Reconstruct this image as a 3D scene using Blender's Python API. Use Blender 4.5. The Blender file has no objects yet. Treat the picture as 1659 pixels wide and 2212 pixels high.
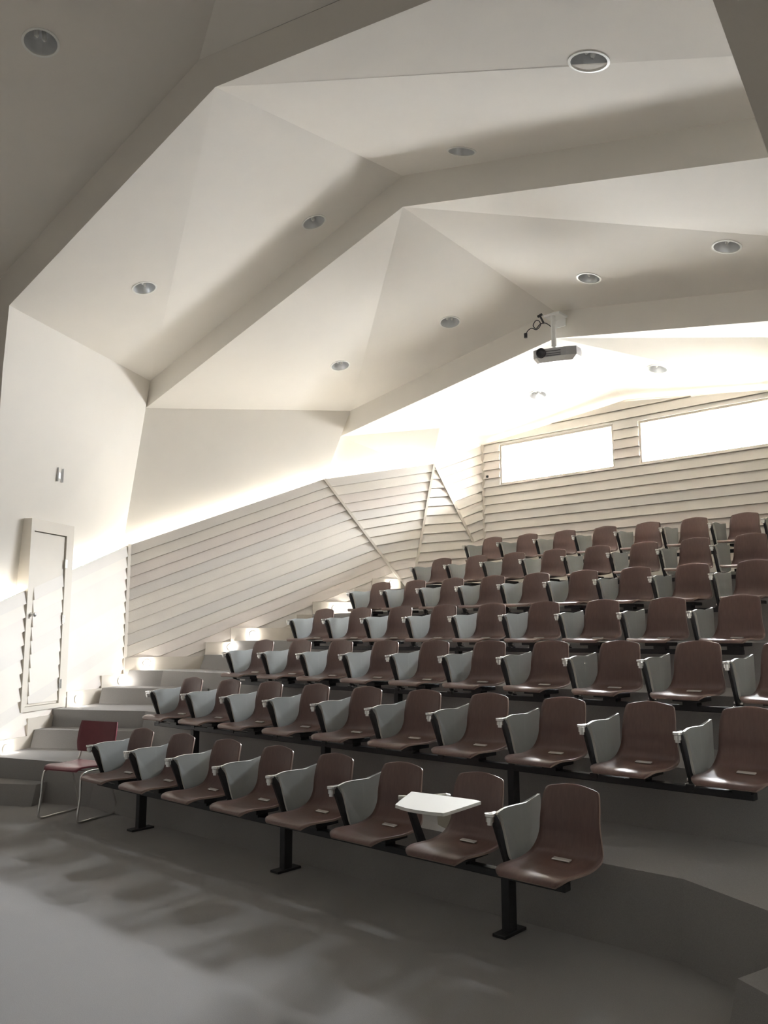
import bpy, bmesh, math, random
from mathutils import Vector, Matrix
SC = bpy.context.scene
COL = SC.collection
random.seed(4)

# ------------------------------------------------------------------ camera, sky, exposure
R = 0.36376                       # rise of one seating tier
EYE = Vector((0, 0, 1.5446))
cam_d = bpy.data.cameras.new('camera'); cam = bpy.data.objects.new('camera', cam_d); COL.objects.link(cam)
cr = Vector((0.74274987, 0.66955071, -0.00494668)); cu = Vector((0.10113872, -0.10488658, 0.98932794)); cf = Vector((-0.66188639, 0.7353235, 0.145622))
m = Matrix((cr, cu, -cf)).transposed().to_4x4(); m.translation = EYE
cam.matrix_world = m
cam_d.sensor_fit = 'HORIZONTAL'; cam_d.sensor_width = 36; cam_d.lens = 1780 / 1659 * 36; cam_d.clip_start = 0.05
SC.camera = cam

SKY = 205.0
GROUND = 30.0
COVE = 6.5
STEP = 16.0
wd = bpy.data.worlds.new('sky'); SC.world = wd; wd.use_nodes = True
bg = wd.node_tree.nodes['Background']; bg.inputs[0].default_value = (0.92, 0.96, 1.0, 1); bg.inputs[1].default_value = SKY
# overcast sky above the horizon, darker ground below it
_w = wd.node_tree; _tc = _w.nodes.new('ShaderNodeTexCoord'); _sx = _w.nodes.new('ShaderNodeSeparateXYZ'); _mr = _w.nodes.new('ShaderNodeMapRange')
_w.links.new(_tc.outputs['Generated'], _sx.inputs[0]); _w.links.new(_sx.outputs['Z'], _mr.inputs['Value'])
_mr.inputs['From Min'].default_value = 0.19; _mr.inputs['From Max'].default_value = 0.47
_mr.inputs['To Min'].default_value = GROUND; _mr.inputs['To Max'].default_value = SKY; _w.links.new(_mr.outputs[0], bg.inputs[1])
vs = SC.view_settings; vs.view_transform = 'Standard'; vs.look = 'None'; vs.gamma = 1; vs.use_curve_mapping = False
vs.exposure = 2.0
SC.cycles.max_bounces = 12; SC.cycles.diffuse_bounces = 8
SC.cycles.use_denoising = True
def portal(name, x0, x1, z0, z1, y):
    l = bpy.data.lights.new(name, 'AREA'); l.shape = 'RECTANGLE'; l.size = x1 - x0; l.size_y = z1 - z0
    l.cycles.is_portal = True
    o = bpy.data.objects.new(name, l); COL.objects.link(o); o.location = ((x0 + x1) / 2, y, (z0 + z1) / 2)
    o.rotation_euler = (math.radians(-90), 0, 0)     # emits towards -Y, into the room
WIN = [(-7.03, -5.13, 3.80, 4.43), (-4.76, -2.86, 3.80, 4.40)]
for i, (a, b, c, d) in enumerate(WIN): portal('window_portal', a, b, c, d, 10.75)

# ------------------------------------------------------------------ materials
def mat(name, col, rough=0.6, metal=0.0, noise=0.0, nscale=40, bump=0.0, bscale=300, emit=0.0, coat=0.0, stretch=None):
    M = bpy.data.materials.new(name); M.use_nodes = True; nt = M.node_tree; b = nt.nodes['Principled BSDF']
    b.inputs['Base Color'].default_value = (*col, 1); b.inputs['Roughness'].default_value = rough; b.inputs['Metallic'].default_value = metal
    b.inputs['Coat Weight'].default_value = coat
    tc = nt.nodes.new('ShaderNodeTexCoord'); mp = nt.nodes.new('ShaderNodeMapping'); nt.links.new(tc.outputs['Object'], mp.inputs[0])
    if stretch: mp.inputs['Scale'].default_value = stretch
    if noise:
        n = nt.nodes.new('ShaderNodeTexNoise'); n.inputs['Scale'].default_value = nscale; n.inputs['Detail'].default_value = 4
        nt.links.new(mp.outputs[0], n.inputs['Vector'])
        mx = nt.nodes.new('ShaderNodeMix'); mx.data_type = 'RGBA'
        mx.inputs[6].default_value = (*[c * (1 - noise) for c in col], 1); mx.inputs[7].default_value = (*[min(1, c * (1 + noise)) for c in col], 1)
        nt.links.new(n.outputs[0], mx.inputs[0]); nt.links.new(mx.outputs[2], b.inputs['Base Color'])
    if bump:
        n2 = nt.nodes.new('ShaderNodeTexNoise'); n2.inputs['Scale'].default_value = bscale; nt.links.new(mp.outputs[0], n2.inputs['Vector'])
        bp = nt.nodes.new('ShaderNodeBump'); bp.inputs['Strength'].default_value = bump; bp.inputs['Distance'].default_value = 0.01
        nt.links.new(n2.outputs[0], bp.inputs['Height']); nt.links.new(bp.outputs[0], b.inputs['Normal'])
    if emit:
        b.inputs['Emission Color'].default_value = (1, 0.955, 0.88, 1); b.inputs['Emission Strength'].default_value = emit
    return M
M_WHITE = mat('white_plaster', (0.80, 0.77, 0.715), 0.9, noise=0.02, nscale=3, bump=0.05, bscale=120)
M_NEAR = mat('grey_plaster', (0.78, 0.745, 0.69), 0.9, noise=0.02, nscale=3, bump=0.05, bscale=120)
M_SIDE = mat('painted_clapboard', (0.78, 0.735, 0.67), 0.65, noise=0.06, nscale=2.0, bump=0.05, bscale=60)
M_SIDE2 = mat('painted_clapboard_pinkish', (0.76, 0.70, 0.65), 0.65, noise=0.06, nscale=2.0, bump=0.05, bscale=60)
M_SIDE3 = mat('painted_clapboard_greyer', (0.72, 0.685, 0.64), 0.65, noise=0.06, nscale=2.0, bump=0.05, bscale=60)
M_BOARDS = [M_SIDE, M_SIDE2, M_SIDE3]
M_TRIM = mat('trim_paint', (0.62, 0.57, 0.50), 0.5, noise=0.03, nscale=6)
M_DOOR = mat('door_paint', (0.70, 0.655, 0.58), 0.5, noise=0.03, nscale=6)
M_CARPET = mat('grey_carpet', (0.37, 0.36, 0.352), 0.95, noise=0.25, nscale=260, bump=0.6, bscale=900)
M_WOOD = mat('red_brown_plywood', (0.165, 0.098, 0.085), 0.38, noise=0.22, nscale=14, coat=0.15, stretch=(6, 1, 1))
M_PLYEDGE = mat('ply_edge', (0.34, 0.25, 0.21), 0.4, noise=0.1, nscale=40)
M_TAB = mat('grey_laminate', (0.36, 0.38, 0.375), 0.45, noise=0.04, nscale=30)
M_EDGE = mat('pale_edge_band', (0.80, 0.80, 0.76), 0.35, noise=0.02, nscale=30)
M_STEEL = mat('dark_steel', (0.035, 0.035, 0.038), 0.45, metal=0.3, noise=0.1, nscale=30)
M_CHROME = mat('bright_metal', (0.80, 0.80, 0.78), 0.25, metal=0.85, noise=0.03, nscale=50)
M_PLATE = mat('satin_plate', (0.80, 0.79, 0.76), 0.3, metal=0.4, noise=0.05, nscale=50)
M_RED = mat('maroon_shell', (0.20, 0.045, 0.060), 0.4, noise=0.08, nscale=20)
M_REFL = mat('lamp_reflector', (0.72, 0.73, 0.74), 0.3, metal=0.45, noise=0.03, nscale=20)
M_BULB = mat('unlit_bulb', (0.75, 0.75, 0.72), 0.3, noise=0.02, nscale=20)
M_COVE = mat('cove_tube', (1, 1, 1), 0.5, emit=COVE)
M_COVE2 = mat('cove_tube_dim', (1, 1, 1), 0.5, emit=COVE * 0.35)
M_STEP = mat('step_lamp_glass', (1, 1, 1), 0.5, emit=STEP)
M_PROJ = mat('projector_case', (0.42, 0.42, 0.44), 0.4, noise=0.04, nscale=30)
M_PROJW = mat('projector_white', (0.85, 0.85, 0.83), 0.4, noise=0.02, nscale=30)
M_BLACK = mat('black_rubber', (0.04, 0.04, 0.045), 0.5, noise=0.1, nscale=30)
M_BEIGE = mat('beige_board', (0.50, 0.46, 0.38), 0.6, noise=0.05, nscale=30)
M_GLASS = bpy.data.materials.new('clear_glass'); M_GLASS.use_nodes = True
_nt = M_GLASS.node_tree; _nt.nodes.remove(_nt.nodes['Principled BSDF'])
_tr = _nt.nodes.new('ShaderNodeBsdfTransparent'); _gl = _nt.nodes.new('ShaderNodeBsdfGlossy'); _gl.inputs['Roughness'].default_value = 0.05
_mx = _nt.nodes.new('ShaderNodeMixShader'); _mx.inputs[0].default_value = 0.06
_nt.links.new(_tr.outputs[0], _mx.inputs[1]); _nt.links.new(_gl.outputs[0], _mx.inputs[2]); _nt.links.new(_mx.outputs[0], _nt.nodes['Material Output'].inputs[0])

# ------------------------------------------------------------------ helpers
V = Vector
def mesh_obj(name, bm, mats, parent=None, smooth=False):
    bmesh.ops.remove_doubles(bm, verts=bm.verts, dist=1e-5)
    bmesh.ops.recalc_face_normals(bm, faces=bm.faces)
    me = bpy.data.meshes.new(name); bm.to_mesh(me); bm.free()
    for mm in (mats if isinstance(mats, (list, tuple)) else [mats]): me.materials.append(mm)
    if smooth:
        for p in me.polygons: p.use_smooth = True
    o = bpy.data.objects.new(name, me); COL.objects.link(o)
    if parent: o.parent = parent
    return o
def struct(name, bm, mats, parent=None):
    o = mesh_obj(name, bm, mats, parent)
    if not parent: o['kind'] = 'structure'
    return o
def empty(name, loc, rz=0):
    o = bpy.data.objects.new(name, None); COL.objects.link(o); o.location = loc; o.rotation_euler = (0, 0, rz); o.empty_display_size = 0.05
    return o
def tag(o, label, cat, group=None):
    o['label'] = label; o['category'] = cat
    if group: o['group'] = group
    return o
def face(bm, pts, mi=0):
    f = bm.faces.new([bm.verts.new(V(p)) for p in pts]); f.material_index = mi; return f
def prism(bm, pts, off, mi=0):
    """polygon pts extruded by vector off"""
    a = [bm.verts.new(V(p)) for p in pts]; b = [bm.verts.new(V(p) + V(off)) for p in pts]
    fs = [bm.faces.new(a), bm.faces.new(b[::-1])]
    for i in range(len(a)):
        j = (i + 1) % len(a); fs.append(bm.faces.new((a[i], b[i], b[j], a[j])))
    for f in fs: f.material_index = mi
def box(bm, c, s, rot=None, mi=0, bevel=0):
    r = bmesh.ops.create_cube(bm, size=1)
    vs_ = r['verts']
    for v in vs_:
        p = V((v.co.x * s[0], v.co.y * s[1], v.co.z * s[2]))
        if rot: p = rot @ p
        v.co = p + V(c)
    fs = list({f for v in vs_ for f in v.link_faces})
    for f in fs: f.material_index = mi
    if bevel:
        es = list({e for v in vs_ for e in v.link_edges})
        bmesh.ops.bevel(bm, geom=es, offset=bevel, segments=2, affect='EDGES', profile=0.5)
def tube(bm, pts, r, n=10, mi=0, closed_ends=True):
    pts = [V(p) for p in pts]; rings = []
    up = None
    for i, p in enumerate(pts):
        d = (pts[min(i + 1, len(pts) - 1)] - pts[max(i - 1, 0)]).normalized()
        if up is None: up = d.orthogonal().normalized()
        a = (up - d * up.dot(d)).normalized(); b = d.cross(a); up = a
        rr = r[i] if isinstance(r, (list, tuple)) else r
        rings.append([bm.verts.new(p + a * rr * math.cos(2 * math.pi * k / n) + b * rr * math.sin(2 * math.pi * k / n)) for k in range(n)])
    for A, B in zip(rings, rings[1:]):
        for k in range(n):
            f = bm.faces.new((A[k], A[(k + 1) % n], B[(k + 1) % n], B[k])); f.material_index = mi
    if closed_ends:
        for rg in (rings[0], rings[-1]): f = bm.faces.new(rg); f.material_index = mi
def lathe(bm, prof, n=24, M=None, mi=0):
    rings = []
    for r, z in prof:
        if r < 1e-6: rings.append([bm.verts.new((0, 0, z))])
        else: rings.append([bm.verts.new((r * math.cos(2 * math.pi * k / n), r * math.sin(2 * math.pi * k / n), z)) for k in range(n)])
    allv = [v for rg in rings for v in rg]
    for A, B in zip(rings, rings[1:]):
        for k in range(n):
            q = [A[k % len(A)], A[(k + 1) % n % len(A)], B[(k + 1) % n % len(B)], B[k % len(B)]]
            q2 = []
            for v in q:
                if v not in q2: q2.append(v)
            if len(q2) > 2: f = bm.faces.new(q2); f.material_index = mi
    if M:
        for v in allv: v.co = M @ v.co
def spline(pts, n=8):
    pts = [V(p) for p in pts]; out = []
    P = [pts[0]] + pts + [pts[-1]]
    for i in range(1, len(P) - 2):
        for k in range(n):
            t = k / n; a, b, c, d = P[i - 1], P[i], P[i + 1], P[i + 2]
            out.append(0.5 * ((2 * b) + (c - a) * t + (2 * a - 5 * b + 4 * c - d) * t * t + (3 * b - a - 3 * c + d) * t ** 3))
    out.append(pts[-1]); return out
def clip(poly, axis_fn, lo, hi):
    def half(poly, f):
        out = []
        for i in range(len(poly)):
            a, b = poly[i], poly[(i + 1) % len(poly)]; fa, fb = f(a), f(b)
            if fa >= 0: out.append(a)
            if (fa >= 0) != (fb >= 0): out.append(a + (b - a) * (fa / (fa - fb)))
        return out
    p = half(poly, lambda q: axis_fn(q) - lo)
    if len(p) < 3: return []
    p = half(p, lambda q: hi - axis_fn(q))
    return p if len(p) >= 3 else []
PITCH = 0.137
def clapboards(bm, polys, n, d, origin, t=0.028, back=0.02, pitch=PITCH, gap=0.009):
    """overlapping boards: each strip's lower edge stands t proud of the wall plane"""
    n = V(n).normalized(); d = V(d).normalized(); up = n.cross(d).normalized()
    if up.z < 0: up = -up
    origin = V(origin); fn = lambda q: (q - origin).dot(up)
    for poly in polys:
        poly = [V(p) for p in poly]
        face(bm, [p - n * back * .9 for p in poly])          # backing behind the shadow gaps
        lo = min(fn(p) for p in poly); hi = max(fn(p) for p in poly)
        for k in range(math.floor(lo / pitch), math.ceil(hi / pitch)):
            c = clip(poly, fn, k * pitch + gap, (k + 1) * pitch)
            if not c: continue
            cc = []
            for p in c:
                if not cc or (p - cc[-1]).length > 1e-4: cc.append(p)
            if len(cc) > 2 and (cc[0] - cc[-1]).length < 1e-4: cc.pop()
            if len(cc) < 3: continue
            fr = [bm.verts.new(p + n * t * (1 - 0.93 * (fn(p) - k * pitch) / pitch)) for p in cc]
            bk = [bm.verts.new(p - n * back) for p in cc]
            tone = (0, 1, 0, 2, 1, 0, 0, 2)[(k * 5) % 8]
            try:
                f = bm.faces.new(fr); f.material_index = tone; bm.faces.new(bk[::-1])
                for i in range(len(cc)):
                    j = (i + 1) % len(cc); f = bm.faces.new((fr[i], bk[i], bk[j], fr[j])); f.material_index = tone
            except ValueError: pass
def bar(bm, a, b, w, dpt, n, mi=0):
    """flat strip from a to b, w wide, standing dpt proud along n"""
    a = V(a); b = V(b); n = V(n).normalized(); d = (b - a).normalized(); s = d.cross(n).normalized() * w / 2
    prism(bm, [a - s, a + s, b + s, b - s], n * dpt, mi)

# ------------------------------------------------------------------ room geometry
A30 = math.radians(28); A25 = math.radians(25)
POST = V((-9.7, 5.75, 0))
WD = V((math.sin(A30), -math.cos(A30), 0)); WN = V((math.cos(A30), math.sin(A30), 0))       # front-left wall: along, inwards
LD = V((math.sin(A25), math.cos(A25), 0)); LN = V((math.cos(A25), -math.sin(A25), 0))         # left wall: along, inwards
def W(s, z, o=0.0): return POST + WD * s + WN * o + V((0, 0, z))
def L(s, z, o=0.0): return POST + LD * s + LN * o + V((0, 0, z))
WT = lambda s: 2.70 - 0.347 * s                      # top of the clapboards on the front-left wall
LT = lambda s: 2.70 + 0.395 * s
T1 = L(0, 2.70); T2 = V((-8.556, 8.202, 3.774)); B2 = V((-8.046, 9.297, 2.314))
T3 = V((-7.702, 9.7, 4.105)); B3 = V((-7.944, 9.476, 2.352)); B34 = V((-7.445, 10.3, 2.936))
T4 = V((-7.354, 10.5, 4.474)); B4 = V((-7.378, 10.5, 2.947)); AP = V((-5.005, 10.5, 4.723))
T4R = V((-1.35, 10.5, 4.29))
# ceiling vertices
V00 = V((-8.43, 3.5, 4.97)); E1P = V((-4.90, 3.5, 5.77)); E1R = V((-1.26, 3.5, 4.97))
V0 = V((-9.72, 6.0, 5.0)); S2P = V((-5.12, 6.0, 6.20)); S2R = V((1.10, 6.0, 4.56))
V1 = V((-9.81, 6.0, 4.63)); E2P = V((-5.12, 6.0, 5.86)); E2R = V((1.10, 6.0, 4.24))
S3L = V((-8.51, 8.7, 4.89)); S3P = V((-4.96, 8.7, 5.50)); S3R = V((-0.2, 8.7, 4.66))
E3L = V((-8.724, 8.7, 4.526)); P3 = V((-4.96, 8.7, 5.15)); E3R = V((-0.2, 8.7, 4.31))
MM = V((-7.653, 9.8, 4.674)); MR = V((-2.371, 9.8, 4.812))
off = 0.15
T1b = L(0, 2.55) - WN * 0.09 - LN * 0.09
T2b = T2 - LN * off + V((0, 0, -0.15)); T3b = T3 + V((-.13, .07, -0.10))
T4b = V((-7.45, 10.68, 4.52)); APb = V((-5.0, 10.70, 4.80)); T4Rb = V((-2.9, 10.70, 4.52)); T5Rb = V((-1.2, 10.70, 4.32))

S1P = V((-5.13, 3.5, 6.12)); S1L = V((-8.95, 3.5, 5.30)); S1R = V((3.0, 3.5, 4.21))

# --- downlight holes are cut in the ceiling panels
LIGHTS = []
def cast(px, py):
    return (cf + cr * ((px - 829.5) / 1780) - cu * ((py - 1106) / 1780)).normalized()
def in_tri(p, a, b, c):
    n = (b - a).cross(c - a)
    return all(((q - r).cross(p - r)).dot(n) >= 0 for r, q in ((a, b), (b, c), (c, a)))
DOWN = [V(p) for p in ()]
def panel(bm, tri, holes, r=0.122, mi=0):
    """triangle (or convex flat polygon) with round holes"""
    if not holes:
        face(bm, tri, mi); return
    tmp = bmesh.new(); n = (tri[1] - tri[0]).cross(tri[2] - tri[0]).normalized(); u = (tri[1] - tri[0]).normalized(); w = n.cross(u)
    to2 = lambda p: V(((p - tri[0]).dot(u), (p - tri[0]).dot(w), 0)); es = []
    loops = [[to2(p) for p in tri]]
    for h in holes:
        c = to2(h); loops.append([c + V((r * math.cos(2 * math.pi * k / 32), r * math.sin(2 * math.pi * k / 32), 0)) for k in range(32)])
    for lp in loops:
        vs_ = [tmp.verts.new(p) for p in lp]
        es += [tmp.edges.new((vs_[i], vs_[(i + 1) % len(vs_)])) for i in range(len(vs_))]
    bmesh.ops.triangle_fill(tmp, use_beauty=True, edges=es, normal=(0, 0, 1))
    for f in tmp.faces:
        face(bm, [tri[0] + u * v.co.x + w * v.co.y for v in f.verts], mi)
    tmp.free()
CEIL = [
 # between proscenium edge and second edge
 [V00, E1P, V0], [E1P, S2P, V0], [E1P, S2R, S2P], [E1P, E1R, S2R],
 # between second and third edge
 [V1, E2P, S3L], [E2P, S3P, S3L], [E2P, S3R, S3P], [E2P, E2R, S3R],
 # over the back rows
 [E3L, P3, MM], [P3, T4b, MM], [P3, APb, T4b], [P3, T4Rb, APb], [P3, MR, T4Rb], [P3, E3R, MR], [E3R, T5Rb, MR], [MR, T5Rb, T4Rb],
]
# near ceiling, sloping both ways from the ridge
NQ = V((3, 0, 7.866)); NB = V((3, -5, 7.866)); NL = V((-8.95, -5, 5.30))
NEAR = [[NL, NQ, S1P, S1L], [NL, NB, NQ], [S1P, NQ, S1R]]
# downlight centres (point on the ceiling panel)
DL = [(1272, 133), (997, 327), (678, 480), (312, 622), (1570, 533), (1272, 601), (972, 696), (735, 790), (1162, 853), (1420, 797), (88, 92)]
holes = {}
for px, py in DL:
    d = cast(px, py); best = None
    for key, polys in (('c', CEIL), ('n', NEAR)):
        for i, t in enumerate(polys):
            for tr in ([t] if len(t) == 3 else [[t[0], t[1], t[2]], [t[0], t[2], t[3]]]):
                n = (tr[1] - tr[0]).cross(tr[2] - tr[0]).normalized(); den = d.dot(n)
                if abs(den) < 1e-5: continue
                k = (tr[0] - EYE).dot(n) / den
                if k <= 0: continue
                p = EYE + d * k
                if in_tri(p, *tr) or in_tri(p, tr[0], tr[2], tr[1]):
                    if best is None or k < best[0]: best = (k, key, i, p, n if n.z < 0 else -n)
    holes.setdefault((best[1], best[2]), []).append(best[3]); LIGHTS.append((best[3], best[4]))

bm = bmesh.new()
for i, t in enumerate(CEIL): panel(bm, t, holes.get(('c', i)))
# vertical drops between the panels
for q in ([V0, S2P, E2P, V1], [S2P, S2R, E2R, E2P], [S3L, S3P, P3, E3L], [S3P, S3R, E3R, P3]): face(bm, q)
# folded facets above the clapboards at the left and in the corner
for q in ([V1, S3L, T2b], [S3L, E3L, T2b], [E3L, MM, T3b], [E3L, T3b, T2b], [MM, T4b, T3b]): face(bm, q)
struct('ceiling', bm, M_WHITE)

bm = bmesh.new()
for i, t in enumerate(NEAR): panel(bm, t, holes.get(('n', i)))
struct('ceiling_near', bm, M_NEAR)

# proscenium wall with its gabled opening
bm = bmesh.new()
inner = [V((-8.50, 3.5, 0)), V((-8.49, 3.5, 4.27)), V00, E1P, E1R, V((-0.95, 3.5, 3.55)), V((-0.2, 3.5, 0))]
outer = [V((-8.95, 3.5, 0)), V((-8.95, 3.5, 4.3)), S1L, S1P, V((-1.0, 3.5, 5.142)), V((2.0, 3.5, 4.445)), V((3.0, 3.5, 0))]
for i in range(6): face(bm, [inner[i], inner[i + 1], outer[i + 1], outer[i]])
face(bm, [outer[5], S1R, outer[6]])
struct('wall_front_opening', bm, M_NEAR)

# white walls above (and behind) the clapboards
bm = bmesh.new()
wb = lambda s, z: W(s, z, -off)
face(bm, [V00, V((-8.49, 3.5, 4.27)), V((-8.60, 3.5, 1.5)), wb(2.40, 1.60), T1b, V1, V0])
face(bm, [V1, T1b, T2b])
face(bm, [V((-8.60, 3.5, 1.5)), wb(2.40, 1.6), T1b, POST - WN * .09 - LN * .09, V((-8.64, 3.5, 0))])
face(bm, [T1b, T2b, T2b + V((0, 0, -2.2)), POST - WN * .09 - LN * .09 + V((0, 0, .5))])
face(bm, [T2b, T3b, T3b + V((0, 0, -2.2)), T2b + V((0, 0, -2.2))])
face(bm, [T3b, T4b, T4b + V((0, 0, -2.4)), T3b + V((0, 0, -2.2))])
struct('wall_left_upper', bm, M_WHITE)

# near room shell and right side
bm = bmesh.new()
face(bm, [(-8.95, -5, 0), (-8.95, -5, 5.30), S1L, (-8.95, 3.5, 0)])
struct('wall_left_near', bm, M_NEAR)
bm = bmesh.new(); face(bm, [(-8.95, -5, 0), (-8.95, -5, 5.30), (3, -5, 7.866), (3, -5, 0)]); struct('wall_front', bm, M_NEAR)
bm = bmesh.new(); face(bm, [(3, -5, 0), (3, -5, 7.866), NQ, S1R, (3, 3.5, 0)]); struct('wall_right_near', bm, M_NEAR)
bm = bmesh.new()
PR = V((1.10, 6.0, 0)); QR = V((-0.2, 8.7, 0)); RR = V((-1.2, 10.70, 0))
face(bm, [V((-0.2, 3.5, 0)), V((-0.95, 3.5, 3.55)), E1R, S2R, PR])
face(bm, [PR, E2R, S3R, QR]); face(bm, [QR, E3R, T5Rb, RR])
struct('wall_right', bm, M_WHITE)

# added unseen box, keeps daylight out everywhere but at the windows
bm = bmesh.new()
x0, x1, y0, y1, z1 = -12.5, 4.0, -6.0, 11.30, 8.0
face(bm, [(x0, y0, -.3), (x1, y0, -.3), (x1, y0, z1), (x0, y0, z1)]); face(bm, [(x0, y0, -.3), (x0, y1, -.3), (x0, y1, z1), (x0, y0, z1)])
face(bm, [(x1, y0, -.3), (x1, y1, -.3), (x1, y1, z1), (x1, y0, z1)]); face(bm, [(x0, y0, z1), (x1, y0, z1), (x1, y1, z1), (x0, y1, z1)])
face(bm, [(x0, y0, -.3), (x1, y0, -.3), (x1, y1, -.3), (x0, y1, -.3)])
YB = y1
xs = [x0, WIN[0][0], WIN[0][1], WIN[1][0], WIN[1][1], x1]
for i in range(5):
    a, b = xs[i], xs[i + 1]
    if i in (1, 3):
        w = WIN[i // 2]
        face(bm, [(a, YB, -.3), (b, YB, -.3), (b, YB, w[2]), (a, YB, w[2])]); face(bm, [(a, YB, w[3]), (b, YB, w[3]), (b, YB, z1), (a, YB, z1)])
    else: face(bm, [(a, YB, -.3), (b, YB, -.3), (b, YB, z1), (a, YB, z1)])
struct('daylight_blocker', bm, M_NEAR)

# windows: splayed reveal through the wall, frame and one pane each
for i, (a, b, c, d) in enumerate(WIN):
    bm = bmesh.new()
    for q in ([(a, 10.5, c), (b, 10.5, c), (b, YB, c), (a, YB, c)], [(a, 10.5, d), (b, 10.5, d), (b, YB, d), (a, YB, d)],
              [(a, 10.5, c), (a, 10.5, d), (a, YB, d), (a, YB, c)], [(b, 10.5, c), (b, 10.5, d), (b, YB, d), (b, YB, c)]): face(bm, q)
    wo = struct('window_%d' % (i + 1), bm, M_WHITE)
    bm = bmesh.new(); f = 0.03; y = 10.53
    for q in (((a + b) / 2, c + f / 2, b - a, f), ((a + b) / 2, d - f / 2, b - a, f)): box(bm, (q[0], y, q[1]), (q[2], 0.05, q[3]))
    for xx in (a + f / 2, b - f / 2): box(bm, (xx, y, (c + d) / 2), (f, 0.05, d - c - 2 * f))
    mesh_obj('window_frame', bm, M_TRIM, wo)
    bm = bmesh.new(); box(bm, ((a + b) / 2, y + 0.01, (c + d) / 2), (b - a - 2 * f, 0.006, d - c - 2 * f)); mesh_obj('window_pane', bm, M_GLASS, wo)

# clapboard walls
DS0, DS1, DZ0, DZ1 = 1.22, 1.98, 0.74, 2.80
bm = bmesh.new()
polys = [[W(-0.0, 0), W(-0.0, WT(0)), W(DS0, WT(DS0)), W(DS0, 0)], [W(DS0, 0), W(DS0, DZ0), W(DS1, DZ0), W(DS1, 0)], [W(DS1, 0), W(DS1, WT(DS1)), W(2.53, WT(2.53)), W(2.53, 0)]]
clapboards(bm, polys, WN, W(0, 2.70) - W(1, 2.70 - .347), W(0, 2.70))
struct('wall_left_front', bm, M_BOARDS)
bm = bmesh.new()
clapboards(bm, [[L(0, 0.8), L(0, 2.70), T2, B2, L(3.9, 1.6)]], LN, T2 - T1, T1)
struct('wall_left', bm, M_BOARDS)
N1 = V((0.873, -0.485, -0.058))
ext = lambda t, b, z: t + (b - t) * ((t.z - z) / (t.z - b.z))
bm = bmesh.new()
clapboards(bm, [[T2, T3, ext(T3, B3, 2.1), ext(T2, B2, 2.1)]], N1, (0.486, 0.852, 0.195), T2)
struct('wall_corner_wide', bm, M_BOARDS)
bm = bmesh.new()
clapboards(bm, [[T3, ext(T3, B34, 2.1), ext(T3, B3, 2.1)]], (0.872, -0.487, -0.058), (0.49, 0.865, 0.104), T3 + V((0, 0, .03)))
struct('wall_corner_triangle', bm, M_BOARDS)
bm = bmesh.new()
clapboards(bm, [[T3, T4, V((T4.x, T4.y, 2.1)), ext(T3, B34, 2.1)]], (0.917, -0.398, -0.003), (0.372, 0.853, 0.365), T4)
struct('wall_corner_narrow', bm, M_BOARDS)
bm = bmesh.new()
w1, w2 = WIN
top = lambda x: (4.474 + (x + 7.354) * (4.723 - 4.474) / 2.349) if x < -5.005 else 4.723 - (x + 5.005) * 0.1185
YW = 10.5
def wallpoly(xa, xb, za, zb):
    pts = [V((xa, YW, za)), V((xb, YW, za))]
    if zb is None:
        pts.append(V((xb, YW, top(xb))))
        if xa < -5.005 < xb: pts.append(AP)
        pts.append(V((xa, YW, top(xa))))
    else: pts += [V((xb, YW, zb)), V((xa, YW, zb))]
    return pts
xe = T4R.x
polys = [wallpoly(T4.x, w1[0], 2.0, None), wallpoly(w1[0], w1[1], 2.0, w1[2]), wallpoly(w1[0], w1[1], w1[3], None),
         wallpoly(w1[1], w2[0], 2.0, None), wallpoly(w2[0], w2[1], 2.0, w2[2]), wallpoly(w2[0], w2[1], w2[3], None), wallpoly(w2[1], xe, 2.0, None)]
clapboards(bm, polys, (0, -1, 0), (1, 0, 0), V((0, YW, 4.46)))
struct('wall_back', bm, M_BOARDS)
bm = bmesh.new(); face(bm, [T4b + V((0, 0.01, 0)), APb + V((0, 0.01, 0)), T4Rb + V((0, .01, 0)), T5Rb + V((0, .01, 0)), T5Rb + V((0, .01, -.2)), T4b + V((0, .01, -.25))])
struct('wall_back_upper', bm, M_WHITE)

# corner trims
bm = bmesh.new()
bar(bm, W(-0.005, 1.0), W(-0.005, 2.72), 0.045, 0.04, (WN + LN))
struct('trim_1', bm, M_TRIM)
for k, (a, b, n, w) in enumerate([(T2, B2, LN + N1, 0.035), (T3, B3, N1, 0.035), (T3, B34, V((.9, -.44, 0)), 0.04), (T4, V((T4.x, T4.y, 2.2)), V((.6, -.8, 0)), 0.045)]):
    bm = bmesh.new(); bar(bm, V(a), V(b), w, 0.032, n); struct('trim_%d' % (k + 2), bm, M_TRIM)

# stepped skirting on the two left walls
bm = bmesh.new()
for s0, s1, zb, zt in ((0.0, 0.52, 0.7, 1.05), (0.52, 1.2, 0.5, 0.90), (1.2, 1.86, 0.3, 0.67), (1.86, 2.53, 0.1, 0.49)):
    prism(bm, [W(s0, zb), W(s1, zb), W(s1, zt), W(s0, zt)], WN * 0.034)
struct('baseboard_front_left', bm, M_TRIM)
bm = bmesh.new()
for s0, s1, zb, zt in ((0.0, 1.04, 0.9, 1.255), (1.04, 1.38, 1.1, 1.44), (1.38, 2.31, 1.3, 1.625), (2.31, 2.54, 1.5, 1.81), (2.54, 3.17, 1.6, 1.99), (3.17, 3.45, 1.9, 2.18), (3.45, 3.9, 2.0, 2.34)):
    prism(bm, [L(s0, zb), L(s1, zb), L(s1, zt), L(s0, zt)], LN * 0.034)
struct('baseboard_left', bm, M_TRIM)

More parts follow.
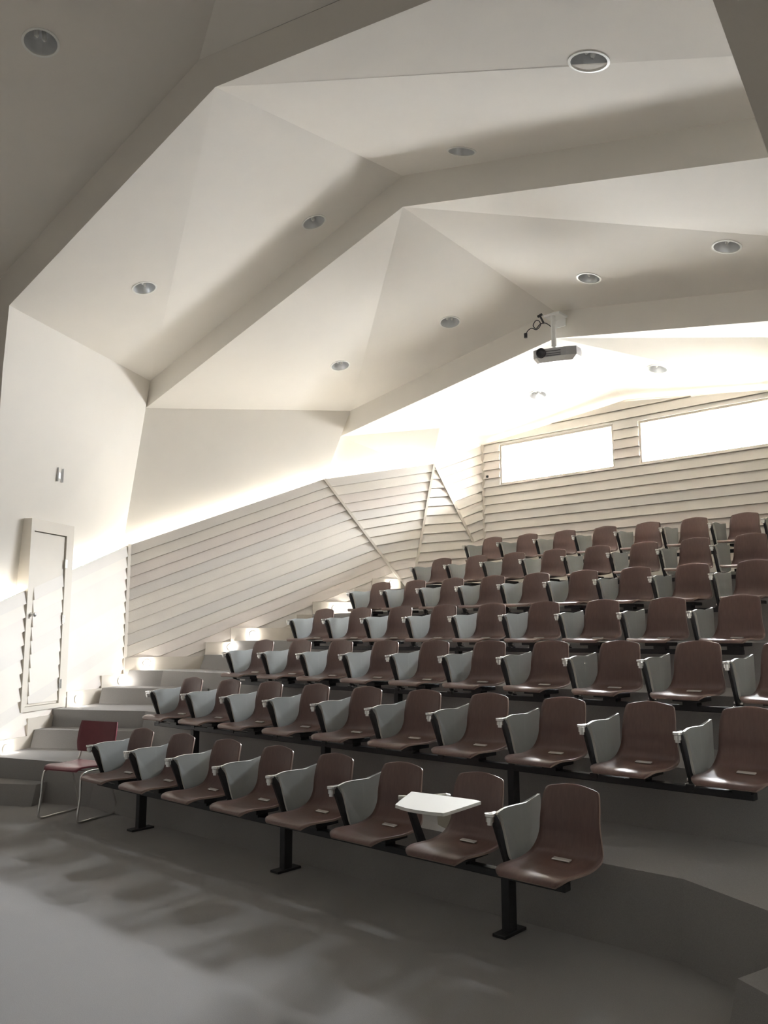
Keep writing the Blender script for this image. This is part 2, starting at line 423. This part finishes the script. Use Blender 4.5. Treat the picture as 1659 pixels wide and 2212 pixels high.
# ------------------------------------------------------------------ floor and seating tiers
bm = bmesh.new(); box(bm, (-3, 0, -0.05), (12.6, 10.6, 0.1)); box(bm, (-5, 8, -0.05), (14, 6, .1)); struct('floor', bm, M_CARPET)
def tier(name, front, z0, z1, back=11.2, rake=0.07):
    bm = bmesh.new(); n = len(front)
    fr = [V((x, y, 0)) for x, y in front]
    nr = []
    for i in range(n):
        d = (fr[min(i + 1, n - 1)] - fr[max(i - 1, 0)]).normalized(); nr.append(V((d.y, -d.x, 0)))
    topv = [p + V((0, 0, z1)) for p in fr]; botv = [p + q * rake + V((0, 0, z0)) for p, q in zip(fr, nr)]
    bk = [V((fr[-1].x, back, 0)), V((fr[0].x, back, 0))] if isinstance(back, (int, float)) else [V((*b, 0)) for b in back]
    face(bm, topv + [b + V((0, 0, z1)) for b in bk]); face(bm, (botv + [b + V((0, 0, z0)) for b in bk])[::-1])
    for i in range(n - 1): face(bm, [botv[i], botv[i + 1], topv[i + 1], topv[i]])
    e = [fr[-1]] + bk + [fr[0]]
    E0 = [botv[-1]] + [b + V((0, 0, z0)) for b in bk] + [botv[0]]; E1 = [topv[-1]] + [b + V((0, 0, z1)) for b in bk] + [topv[0]]
    for i in range(len(E0) - 1): face(bm, [E0[i], E0[i + 1], E1[i + 1], E1[i]])
    return struct(name, bm, M_CARPET)
wl = lambda s, o=-0.05: tuple((W(s, 0, o)).xy)
ll = lambda s, o=-0.05: tuple((L(s, 0, o)).xy)
fronts = {
 2: [wl(2.44), (-8.45, 3.63), (-7.75, 3.86), (-7.2, 4.05), (-1.74, 4.08), (-1.29, 3.87), (-0.45, 3.50), (1.2, 3.52)],
 3: [wl(1.42), (-8.0, 5.03), (-1.0, 5.05), (1.1, 4.2)],
 4: [wl(-0.02), (-9.2, 6.02), (-1.0, 6.05), (1.1, 5.2)],
 5: [ll(1.37), (-8.6, 7.05), (0.6, 7.05)], 6: [ll(2.50), (-8.2, 8.05), (0.1, 8.05)], 7: [ll(3.52), (-7.9, 9.05), (-0.3, 9.05)]}
backs = {2: [(1.2, 10.6), (-7.6, 10.6), tuple(L(4.6, 0, -.05).xy), tuple(L(0, 0, -.05).xy)]}
for k in range(2, 8):
    f = fronts[k]; bkp = [(f[-1][0], 10.6), (-7.5, 10.6), (-8.05, 9.4)]
    if k <= 4: bkp.append(tuple((POST - WN * .05 - LN * .05).xy)) if k < 4 else None
    tier('floor_tier_%d' % k, f, (k - 2) * R, (k - 1) * R, bkp)
def half_step(name, a, b, c, d, z0, z1):
    tier(name, [a, b], z0, z1, [c, d], 0.06)
u30 = V((math.cos(math.radians(31)), math.sin(math.radians(31)), 0))
def hs(name, a, length, depth, z0, z1):
    a = V((*a, 0)); b = a + u30 * length; q = V((-u30.y, u30.x, 0)) * depth
    half_step(name, tuple(a.xy), tuple(b.xy), tuple((b + q).xy), tuple((a + q).xy), z0, z1)
hs('floor_step_1', (-8.52, 3.17), 1.02, 0.5, 0, .182)
hs('floor_step_2', (-8.84, 4.22), 1.18, 0.42, R, R * 1.5)
hs('floor_step_3', (-9.33, 5.26), 1.35, 0.40, 2 * R, 2.5 * R)
half_step('floor_step_4', ll(1.0), (-8.0, 6.66), (-8.0, 7.06), ll(1.40), 3 * R, 3.5 * R)
half_step('floor_step_5', ll(2.3), (-8.0, 7.75), (-8.0, 8.06), ll(2.52), 4 * R, 4.5 * R)
half_step('floor_step_6', (-1.31, 3.54), (0.1, 2.75), (0.1, 3.49), (-1.2, 3.93), 0, .182)

# ------------------------------------------------------------------ door
dr = empty('door_1', W((DS0 + DS1) / 2, DZ0)); dr['kind'] = 'structure'
def dobj(name, bm, mm, par=dr):
    o = mesh_obj(name, bm, mm); o.parent = par
    base = par.matrix_world if par is not dr else None
    return o
bpy.context.view_layer.update()
org = W((DS0 + DS1) / 2, DZ0)
def wq(s0, s1, z0, z1, o0, o1, bm):
    prism(bm, [W(s0, z0, o0) - org, W(s1, z0, o0) - org, W(s1, z1, o0) - org, W(s0, z1, o0) - org], WN * (o1 - o0))
bm = bmesh.new()
wq(DS0, DS0 + .13, DZ0, DZ1, -off, 0.032, bm); wq(DS1 - .055, DS1, DZ0, DZ1, -off, 0.032, bm); wq(DS0 + .13, DS1 - .055, DZ1 - .13, DZ1, -off, 0.032, bm); wq(DS0 + .13, DS1 - .055, DZ0, DZ0 + .05, -off, 0.032, bm)
dobj('door_frame', bm, M_DOOR)
bm = bmesh.new()
wq(DS0 + .14, DS1 - .06, DZ0 + .055, DZ1 - .14, -0.06, 0.012, bm)
leaf = dobj('door_leaf', bm, M_DOOR)
bm = bmesh.new()
s0, s1 = DS0 + .145, DS1 - .12
clapboards(bm, [[W(s0, DZ0 + .08, .012) - org, W(s0, WT(s0), .012) - org, W(s1, WT(s1), .012) - org, W(s1, DZ0 + .08, .012) - org]], WN, W(0, 2.70) - W(1, 2.70 - .347), W(0, 2.70, .012) - org, t=0.02, back=0.0)
cl = mesh_obj('door_cladding', bm, M_BOARDS, leaf)
bm = bmesh.new(); Mk = Matrix.Translation(W(1.90, 1.76, 0.012) - org) @ WN.to_track_quat('Z', 'Y').to_matrix().to_4x4()
lathe(bm, [(0.026, 0), (0.026, 0.008), (0.010, 0.012), (0.010, 0.035), (0.024, 0.045), (0.028, 0.06), (0.018, 0.072), (0, 0.075)], 20, Mk)
mesh_obj('door_knob', bm, M_CHROME, leaf, smooth=True)
for z in (2.35, 1.72, 1.0):
    bm = bmesh.new(); wq(DS0 + .105, DS0 + .145, z - .05, z + .05, 0.032, 0.040, bm); dobj('hinge', bm, M_CHROME)

# ------------------------------------------------------------------ cove lamps behind the clapboard tops
def cove(a, b, label, tube_mat=None):
    a = V(a); b = V(b); t = empty('cove_light', (a + b) / 2); c = (a + b) / 2
    bm = bmesh.new(); tube(bm, [a - c, b - c], 0.016, 8); mesh_obj('tube', bm, tube_mat or M_COVE, t)
    bm = bmesh.new(); d = (b - a).normalized(); tube(bm, [a - c - V((0, 0, .035)), b - c - V((0, 0, .035))], 0.014, 6); mesh_obj('channel', bm, M_EDGE, t)
    tag(t, label, 'cove light', 'cove lights hidden behind the tops of the clapboard walls')
zc = 0.03
cove(W(2.50, WT(2.50) - zc, -.08), W(DS1 + .03, WT(DS1 + .03) - zc, -.08), 'glowing cove light along the wall top left of the door')
cove(W(DS0 - .03, WT(DS0 - .03) - zc, -.08), W(0.06, WT(.06) - zc, -.08), 'glowing cove light along the wall top between door and corner post')
cove(L(0.06, LT(.06) - zc, -.08), L(2.65, LT(2.65) - zc, -.08), 'long sloping glowing cove light on top of the left clapboard wall')
cove(T2 + V((-.07, .07, -zc)), T3 + V((-.07, .0, -zc)), 'glowing cove light over the wide clapboard corner panel')
cove(T3 + V((-.07, .05, -zc)), T4 + V((-.06, .02, -zc)), 'glowing cove light over the narrow corner panel beside the back wall', M_COVE2)
cove(V((-7.3, 10.60, 4.42)), V((-5.05, 10.60, 4.66)), 'glowing cove light above the left window in the back wall', M_COVE2)
cove(V((-4.95, 10.60, 4.66)), V((-1.4, 10.60, 4.24)), 'glowing cove light above the right window in the back wall', M_COVE2)

# ------------------------------------------------------------------ step lamps on the skirting
def step_lamp(p, n, label):
    t = empty('step_light', p); q = V(n).to_track_quat('Z', 'Y').to_matrix().to_4x4()
    bm = bmesh.new(); lathe(bm, [(0, -.004), (0.045, -.004), (0.045, 0.010), (0.034, 0.014), (0, .014)], 20, q); mesh_obj('base', bm, M_EDGE, t)
    bm = bmesh.new(); lathe(bm, [(0.035, 0.014), (0.035, 0.03), (0.028, 0.048), (0.014, 0.058), (0, 0.06)], 20, q); mesh_obj('lamp_glass', bm, M_STEP, t, smooth=True)
    tag(t, label, 'step light', 'step lights along the left stairway')
for s, z, lb in ((2.19, .40, 'round glowing step light on skirting left of the door, lowest of all'), (1.38, .60, 'round glowing step light on skirting right below the closed door'),
                 (1.02, .81, 'round glowing step light just right of the door bottom corner'), (0.13, .97, 'round glowing step light on skirting immediately left of the corner post')):
    step_lamp(W(s, z, .038), WN, lb)
for s, z, lb in ((0.29, 1.18, 'round glowing step light on skirting immediately right of the corner post'), (1.38, 1.37, 'round glowing step light at left end of the third row of seats'),
                 (1.68, 1.54, 'round glowing step light midway up stairs, near left end of fourth row'), (2.87, 1.90, 'left one of two paired step lights beside the fifth row'),
                 (3.02, 1.92, 'right one of two paired step lights beside the fifth row'), (3.76, 2.27, 'round glowing step light at top of stairs under the slanted corner')):
    step_lamp(L(s, z, .038), LN, lb)

# ------------------------------------------------------------------ recessed downlights
DLAB = ['near downlight at top right, largest in the white ceiling', 'second downlight from the right in the front white ceiling bay', 'third downlight from the right in the front white ceiling bay', 'leftmost downlight in the front white ceiling bay, above the door',
        'rightmost downlight in the middle ceiling bay', 'downlight in the middle bay above the projector', 'downlight in the middle bay left of the projector', 'leftmost downlight in the middle ceiling bay',
        'pale downlight in back ceiling above the left window', 'pale downlight in back ceiling above the gap between windows', 'downlight in the dark near ceiling at top left']
proto = None
for (p, n), lb in zip(LIGHTS, DLAB):
    if proto is None:
        t = empty('downlight', p)
        bm = bmesh.new(); lathe(bm, [(0.121, -0.03), (0.121, 0.0), (0.136, 0.0), (0.136, 0.005), (0.119, 0.006), (0.117, -.03)], 32); o1 = mesh_obj('trim_ring', bm, M_EDGE, t, smooth=False)
        bm = bmesh.new(); lathe(bm, [(0.119, 0.0), (0.112, -0.04), (0.095, -0.09), (0.070, -0.125), (0.0, -0.13)], 32); o2 = mesh_obj('reflector', bm, M_REFL, t, smooth=True)
        bm = bmesh.new()
        for dx in (-.03, .03): tube(bm, [(dx, 0, -.125), (dx, 0, -.05), (dx, .0, -.035)], [0.018, 0.018, 0.010], 10)
        o3 = mesh_obj('bulb', bm, M_BULB, t, smooth=True); proto = t
    else:
        t = proto.copy(); COL.objects.link(t)
        for o in (o1, o2, o3): c = o.copy(); COL.objects.link(c); c.parent = t
    t.location = p; t.rotation_euler = n.to_track_quat('Z', 'Y').to_euler()
    tag(t, lb, 'downlight', 'round recessed downlights in the folded ceiling')

# ------------------------------------------------------------------ lecture seats
def shell_mesh(name, prof, widths, dish, mat_, parent, th=0.012, nu=14, arch=0.0):
    """bent plywood: profile (y,z) from back top to seat front, half width at each station"""
    P = spline([(0, a, b) for a, b in prof], 5); nW = len(P)
    wv = [w.y for w in spline([(0, w, 0) for w in widths], 5)]; dv = [w.y for w in spline([(0, w, 0) for w in dish], 5)]
    bm = bmesh.new(); F = []; B = []
    for i in range(nW):
        t = (P[min(i + 1, nW - 1)] - P[max(i - 1, 0)]).normalized(); n = V((0, t.z, -t.y)) # towards the sitter / up
        if n.dot(V((0, -1, 1))) < 0: n = -n
        f, b = [], []
        for k in range(nu + 1):
            u = -1 + 2 * k / nu; x = u * wv[i]
            c = P[i] + V((x, 0, 0)) + n * dv[i] * (u * u) - V((0, 0, arch * u * u * max(0, 1 - i / (nW * .16))))
            f.append(bm.verts.new(c + n * th / 2)); b.append(bm.verts.new(c - n * th / 2))
        F.append(f); B.append(b)
    for i in range(nW - 1):
        for k in range(nu):
            bm.faces.new((F[i][k], F[i][k + 1], F[i + 1][k + 1], F[i + 1][k])); bm.faces.new((B[i][k], B[i + 1][k], B[i + 1][k + 1], B[i][k + 1]))
    for i in range(nW - 1):
        for k in (0, nu): f = bm.faces.new((F[i][k], F[i + 1][k], B[i + 1][k], B[i][k])); f.material_index = 1
    for i in (0, nW - 1):
        for k in range(nu): f = bm.faces.new((F[i][k], F[i][k + 1], B[i][k + 1], B[i][k])); f.material_index = 1
    o = mesh_obj(name, bm, mat_, parent, smooth=True)
    md = o.data
    for pl in md.polygons:
        if pl.material_index == 1: pl.use_smooth = False
    return o
def tablet_outline():
    # side view (y, z): long S-curved upper edge, rounded lower corners
    top = spline([(0, -.318, .622), (0, -.25, .636), (0, -.15, .636), (0, -.05, .632), (0, .03, .640), (0, .096, .658)], 5)
    low = spline([(0, .101, .63), (0, .100, .53), (0, .097, .42), (0, .088, .385), (0, .050, .366), (0, -.05, .358), (0, -.170, .360), (0, -.205, .372), (0, -.228, .42), (0, -.262, .53), (0, -.290, .605), (0, -.315, .612)], 3)
    return top + low
SX = -0.292
def make_seat(open_tablet=False):
    t = empty('lecture_seat', (0, 0, 0))
    prof = [(0.000, .752), (-.008, .735), (-.022, .66), (-.034, .58), (-.036, .51), (-.052, .452), (-.088, .412), (-.150, .392), (-.24, .384), (-.34, .388), (-.42, .392), (-.468, .384), (-.488, .368)]
    wid = [.128, .154, .167, .172, .178, .190, .200, .202, .200, .198, .193, .183, .158]
    dish = [.010, .013, .020, .024, .024, .020, .014, .010, .008, .007, .005, .003, .0]
    shell_mesh('seat_shell', prof, wid, dish, [M_WOOD, M_PLYEDGE], t, arch=.030)
    bm = bmesh.new(); box(bm, (0, -.150, .4045), (.102, .030, .007), Matrix.Rotation(math.radians(10), 3, 'X'), bevel=.003)
    mesh_obj('seat_plate', bm, M_PLATE, t)
    bm = bmesh.new(); box(bm, (0, -.20, .352), (.20, .20, .03), bevel=.004); box(bm, (0, -.20, .33), (.10, .09, .05)); mesh_obj('seat_bracket', bm, M_STEEL, t)
    # arm strut
    bm = bmesh.new(); w = .026
    prism(bm, [(SX - .012, -.338, .600), (SX - .012, -.298, .610), (SX - .012, -.150, .325), (SX - .012, -.200, .300)], (.018, 0, 0))
    box(bm, (SX, -.19, .305), (.05, .09, .03), bevel=.004)
    mesh_obj('arm_strut', bm, M_STEEL, t)
    bm = bmesh.new()
    hy = -.350
    tube(bm, [(SX - .004, hy, .562), (SX - .004, hy, .578)], .015, 12); tube(bm, [(SX - .004, hy, .578), (SX - .004, hy, .602)], .021, 12)
    tube(bm, [(SX - .004, hy, .607), (SX - .004, hy, .620)], .027, 14)
    box(bm, (SX, hy + .03, .617), (.03, .06, .010), bevel=.003)
    mesh_obj('hinge', bm, M_CHROME, t)
    bm = bmesh.new(); tube(bm, [(SX - .03, -.18, .335), (SX + .03, -.18, .335)], .014, 10); tube(bm, [(SX - .03, -.215, .312), (SX + .03, -.215, .312)], .009, 10)
    mesh_obj('strut_bolt', bm, M_CHROME, t)
    if not open_tablet:
        ol = tablet_outline(); bm = bmesh.new(); n = len(ol)
        cv = lambda p: SX + .018 + .003 * math.sin((p.y + .318) / .445 * 2 * math.pi)      # slightly wavy board
        # triangulated board
        A = [bm.verts.new((cv(p) + .008, p.y, p.z)) for p in ol]; Bv = [bm.verts.new((cv(p) - .008, p.y, p.z)) for p in ol]
        for i in range(n):
            j = (i + 1) % n
            if (ol[i] - ol[j]).length > 1e-6: f = bm.faces.new((A[i], Bv[i], Bv[j], A[j])); f.material_index = 1
        fa = bm.faces.new(A); fb = bm.faces.new(Bv[::-1])
        bmesh.ops.triangulate(bm, faces=[fa, fb])
        mesh_obj('writing_tablet', bm, [M_TAB, M_EDGE], t)
    else:
        # swung up and level over the lap: (x, y) outline
        ol = spline([(-.29, -.29, .0), (-.10, -.27, 0), (.10, -.25, 0), (.165, -.262, 0), (.175, -.30, 0), (.20, -.59, 0), (.185, -.625, 0), (.12, -.645, 0), (.0, -.655, 0), (-.10, -.63, 0), (-.135, -.60, 0), (-.26, -.35, 0)], 3)
        bm = bmesh.new(); prism(bm, [(p.x, p.y, .636) for p in ol[:-1]], (0, 0, .016))
        for f in bm.faces:
            if abs(f.normal.z) < .5: f.material_index = 1
        mesh_obj('writing_tablet', bm, [M_EDGE, M_EDGE], t)
        bm = bmesh.new(); q = [(-.31, -.38, .625), (-.20, -.31, .628), (-.08, -.20, .640)]
        pts = spline(q, 5); tube(bm, pts, [.018] * (len(pts) - 1) + [.01], 8); mesh_obj('tablet_arm', bm, M_CHROME, t)
        bm = bmesh.new(); prism(bm, [(-.32, -.03, .545), (-.145, -.05, .53), (-.15, -.05, .395), (-.31, -.03, .425)], (0, .012, 0)); mesh_obj('beige_panel', bm, M_BEIGE, t)  # plain beige panel below the open tablet, purpose unknown
    return t
def copy_thing(src, keep=None):
    c = src.copy(); COL.objects.link(c)
    for ch in src.children:
        d = ch.copy(); COL.objects.link(d); d.parent = c
    return c
XO = [-6.367511271469567, -7.084732606503499, -7.187708819400917, -7.263493421460738, -7.240466525224945, -7.008132724254738, -6.84357612515472]
SP = [0.5842698615322256, 0.6004199613811647, 0.6050595530258557, 0.6110944251154893, 0.5857727753892191, 0.587192404576689, 0.5950573151648614]
NS = [8, 10, 10, 9, 9, 8, 8]
ROWN = ['front', 'second', 'third', 'fourth', 'fifth', 'sixth', 'rearmost seventh']
ORD = ['leftmost', 'second from the left', 'third from the left', 'fourth from the left', 'fifth from the left', 'sixth from the left', 'seventh from the left', 'eighth from the left', 'ninth from the left', 'tenth from the left']
Y1 = 4.015
closed = make_seat(); opened = make_seat(True); used = False
for r in range(7):
    g = 'lecture seats in the %s row' % ROWN[r]
    for i in range(NS[r]):
        if r == 0 and i == 6:
            t = opened; lb = 'brown plywood seat in the front row with its writing tablet swung open'
        else:
            t = closed if not used else copy_thing(closed); used = True
            lb = 'brown plywood seat with folded grey tablet, %s in the %s row' % (ORD[i], ROWN[r])
            if r == 0 and i == 7: lb = 'brown plywood seat with folded tablet at right end of the front row'
        t.location = (XO[r] + SP[r] * i, Y1 + r, r * R)
        tag(t, lb, 'seat', g)
    # the beam the row is bolted to
    xa = XO[r] - .36; xb = XO[r] + SP[r] * (NS[r] - 1) + .06; c = V(((xa + xb) / 2, Y1 + r - .20, r * R))
    b = empty('seat_beam', c)
    bm = bmesh.new(); box(bm, (0, 0, .29), (xb - xa, .06, .04), bevel=.005); mesh_obj('beam', bm, M_STEEL, b)
    x = XO[r] + SP[r] * .5
    while x < xb:
        bm = bmesh.new(); box(bm, (x - c.x, 0, .145), (.05, .07, .27), bevel=.004); box(bm, (x - c.x, 0, .008), (.08, .20, .016), bevel=.003)
        mesh_obj('leg', bm, M_STEEL, b); x += SP[r] * 3
    tag(b, 'dark steel beam on legs carrying the seats of the %s row' % ROWN[r], 'seat beam', 'beams under the seat rows')

# ------------------------------------------------------------------ loose maroon chair at the left end of the front row
ch = empty('sled_chair', (-6.97, 3.91, 0), math.radians(18))
prof = [(0.03, .775), (0.018, .70), (0.0, .60), (-.010, .515)]
shell_mesh('backrest', prof, [.205, .215, .215, .200], [.015, .02, .02, .015], [M_RED, M_RED], ch)
prof = [(-.015, .435), (-.08, .425), (-.20, .422), (-.32, .430), (-.39, .432), (-.43, .415)]
shell_mesh('seat', prof, [.19, .205, .21, .21, .20, .18], [.006, .008, .01, .01, .006, 0], [M_RED, M_RED], ch)
for sx in (-1, 1):
    bm = bmesh.new()
    tube(bm, spline([(sx * .17, .02, .70), (sx * .19, .005, .52), (sx * .20, -.03, .43), (sx * .205, -.14, .405), (sx * .205, -.33, .405), (sx * .21, -.40, .37), (sx * .215, -.41, .20), (sx * .215, -.43, .05), (sx * .215, -.40, .012), (sx * .215, -.25, .010), (sx * .215, -.02, .010), (sx * .215, .03, .04), (sx * .21, -.02, .20), (sx * .205, -.10, .40)], 5), .0095, 8)
    mesh_obj('sled_frame', bm, M_CHROME, ch, smooth=True)
bm = bmesh.new(); tube(bm, [(-.205, -.14, .405), (.205, -.14, .405)], .0095, 8); tube(bm, [(-.205, -.33, .405), (.205, -.33, .405)], .0095, 8); mesh_obj('crossbar', bm, M_CHROME, ch, smooth=True)
tag(ch, 'maroon sled-base chair standing loose left of the front row', 'chair')

# ------------------------------------------------------------------ projector
pj = empty('projector', (-4.88, 8.52, 4.83))
bm = bmesh.new(); tube(bm, [(0, 0, .14), (0, 0, .56)], .030, 14); tube(bm, [(0, 0, .07), (0, 0, .16)], .021, 14); tube(bm, [(0, 0, .145), (0, 0, .158)], .033, 14)
mesh_obj('mount_pole', bm, M_PROJW, pj)
bm = bmesh.new(); box(bm, (0, .06, .545), (.22, .20, .03), bevel=.005); box(bm, (0, .165, .50), (.16, .02, .13), bevel=.004); mesh_obj('mount_plate', bm, M_PROJW, pj)
rz = Matrix.Rotation(math.radians(20), 3, 'Z') @ Matrix.Rotation(math.radians(3), 3, 'X')
bm = bmesh.new()
ol = [(x + .05, y) for x, y in [(-.27, -.17), (-.23, -.20), (.12, -.20), (.24, -.17), (.27, -.02), (.26, .14), (.22, .17), (-.22, .17), (-.27, .14)]]
vsA = [rz @ V((x, y, 0.07)) for x, y in ol]; 
prism(bm, [rz @ V((x, y, -.03)) for x, y in ol], rz @ V((0, 0, .10)))
mesh_obj('case', bm, M_PROJ, pj)
bm = bmesh.new()
lo = [rz @ V((x, y, -.031)) for x, y in ol]; l2 = [rz @ V((x * .80, y * .80, -.085)) for x, y in ol]
a = [bm.verts.new(p) for p in lo]; b_ = [bm.verts.new(p) for p in l2]
for i in range(len(a)): bm.faces.new((a[i], a[(i + 1) % len(a)], b_[(i + 1) % len(a)], b_[i]))
bm.faces.new(b_); bm.faces.new(a[::-1]); mesh_obj('white_cover', bm, M_PROJW, pj)
bm = bmesh.new(); Ml = Matrix.Translation(rz @ V((-.12, -.20, .02))) @ (rz @ V((0, -1, 0))).to_track_quat('Z', 'Y').to_matrix().to_4x4()
lathe(bm, [(0, -.01), (.058, -.01), (.058, .03), (.046, .034), (.040, .012), (0, .008)], 24, Ml); mesh_obj('lens', bm, M_BLACK, pj, smooth=False)
for zz in (.035, .005, -.018):
    bm = bmesh.new(); box(bm, rz @ V((.02, -.202, zz)), (.18, .006, .006), rz); mesh_obj('vent', bm, M_BLACK, pj)
tag(pj, 'grey and white projector hanging on a white pole below the ceiling peak', 'projector')
cb = empty('cable_loop', (-5.05, 8.55, 5.30))
bm = bmesh.new()
tube(bm, spline([(.12, .0, -.05), (.05, -.01, .01), (-.02, -.02, .01), (-.09, 0, -.02), (-.13, 0, .03), (-.09, 0, .08), (-.04, 0, .06), (-.03, 0, 0), (-.08, -.01, -.04), (-.14, -.02, -.01), (-.20, -.02, -.03), (-.23, -.02, -.08)], 6), .006, 6); mesh_obj('cable', bm, M_BLACK, cb, smooth=True)
bm = bmesh.new(); tube(bm, [(-.23, -.02, -.11), (-.23, -.02, -.055)], .022, 12); mesh_obj('plug', bm, M_BLACK, cb)
bm = bmesh.new(); tube(bm, [(.02, 0, .02), (-.03, 0, .13)], .012, 10); tube(bm, [(-.06, 0, .125), (0.0, 0, .14)], .016, 10); mesh_obj('wall_clip', bm, M_BLACK, cb)
tag(cb, 'dark looped cable with plugs hanging beside the projector pole', 'cable')

# small fittings
def fitting(name, p, n, s, mm, label, cat):
    q = V(n).to_track_quat('Z', 'Y').to_matrix()
    bm = bmesh.new(); box(bm, (0, 0, 0), s, q, bevel=min(s) * .25); o = mesh_obj(name, bm, mm); o.location = p; tag(o, label, cat); return o
fitting('wall_sensor', W(1.47, 3.37, -.09), WN, (.09, .12, .13), M_REFL, 'small pale sensor box high on the white wall above the door', 'sensor')
fitting('wall_stud', V((-7.254, 10.47, 3.955)), V((0, -1, 0)), (.035, .035, .03), M_BLACK, 'small dark stud on back wall left of the left window', 'wall fitting')
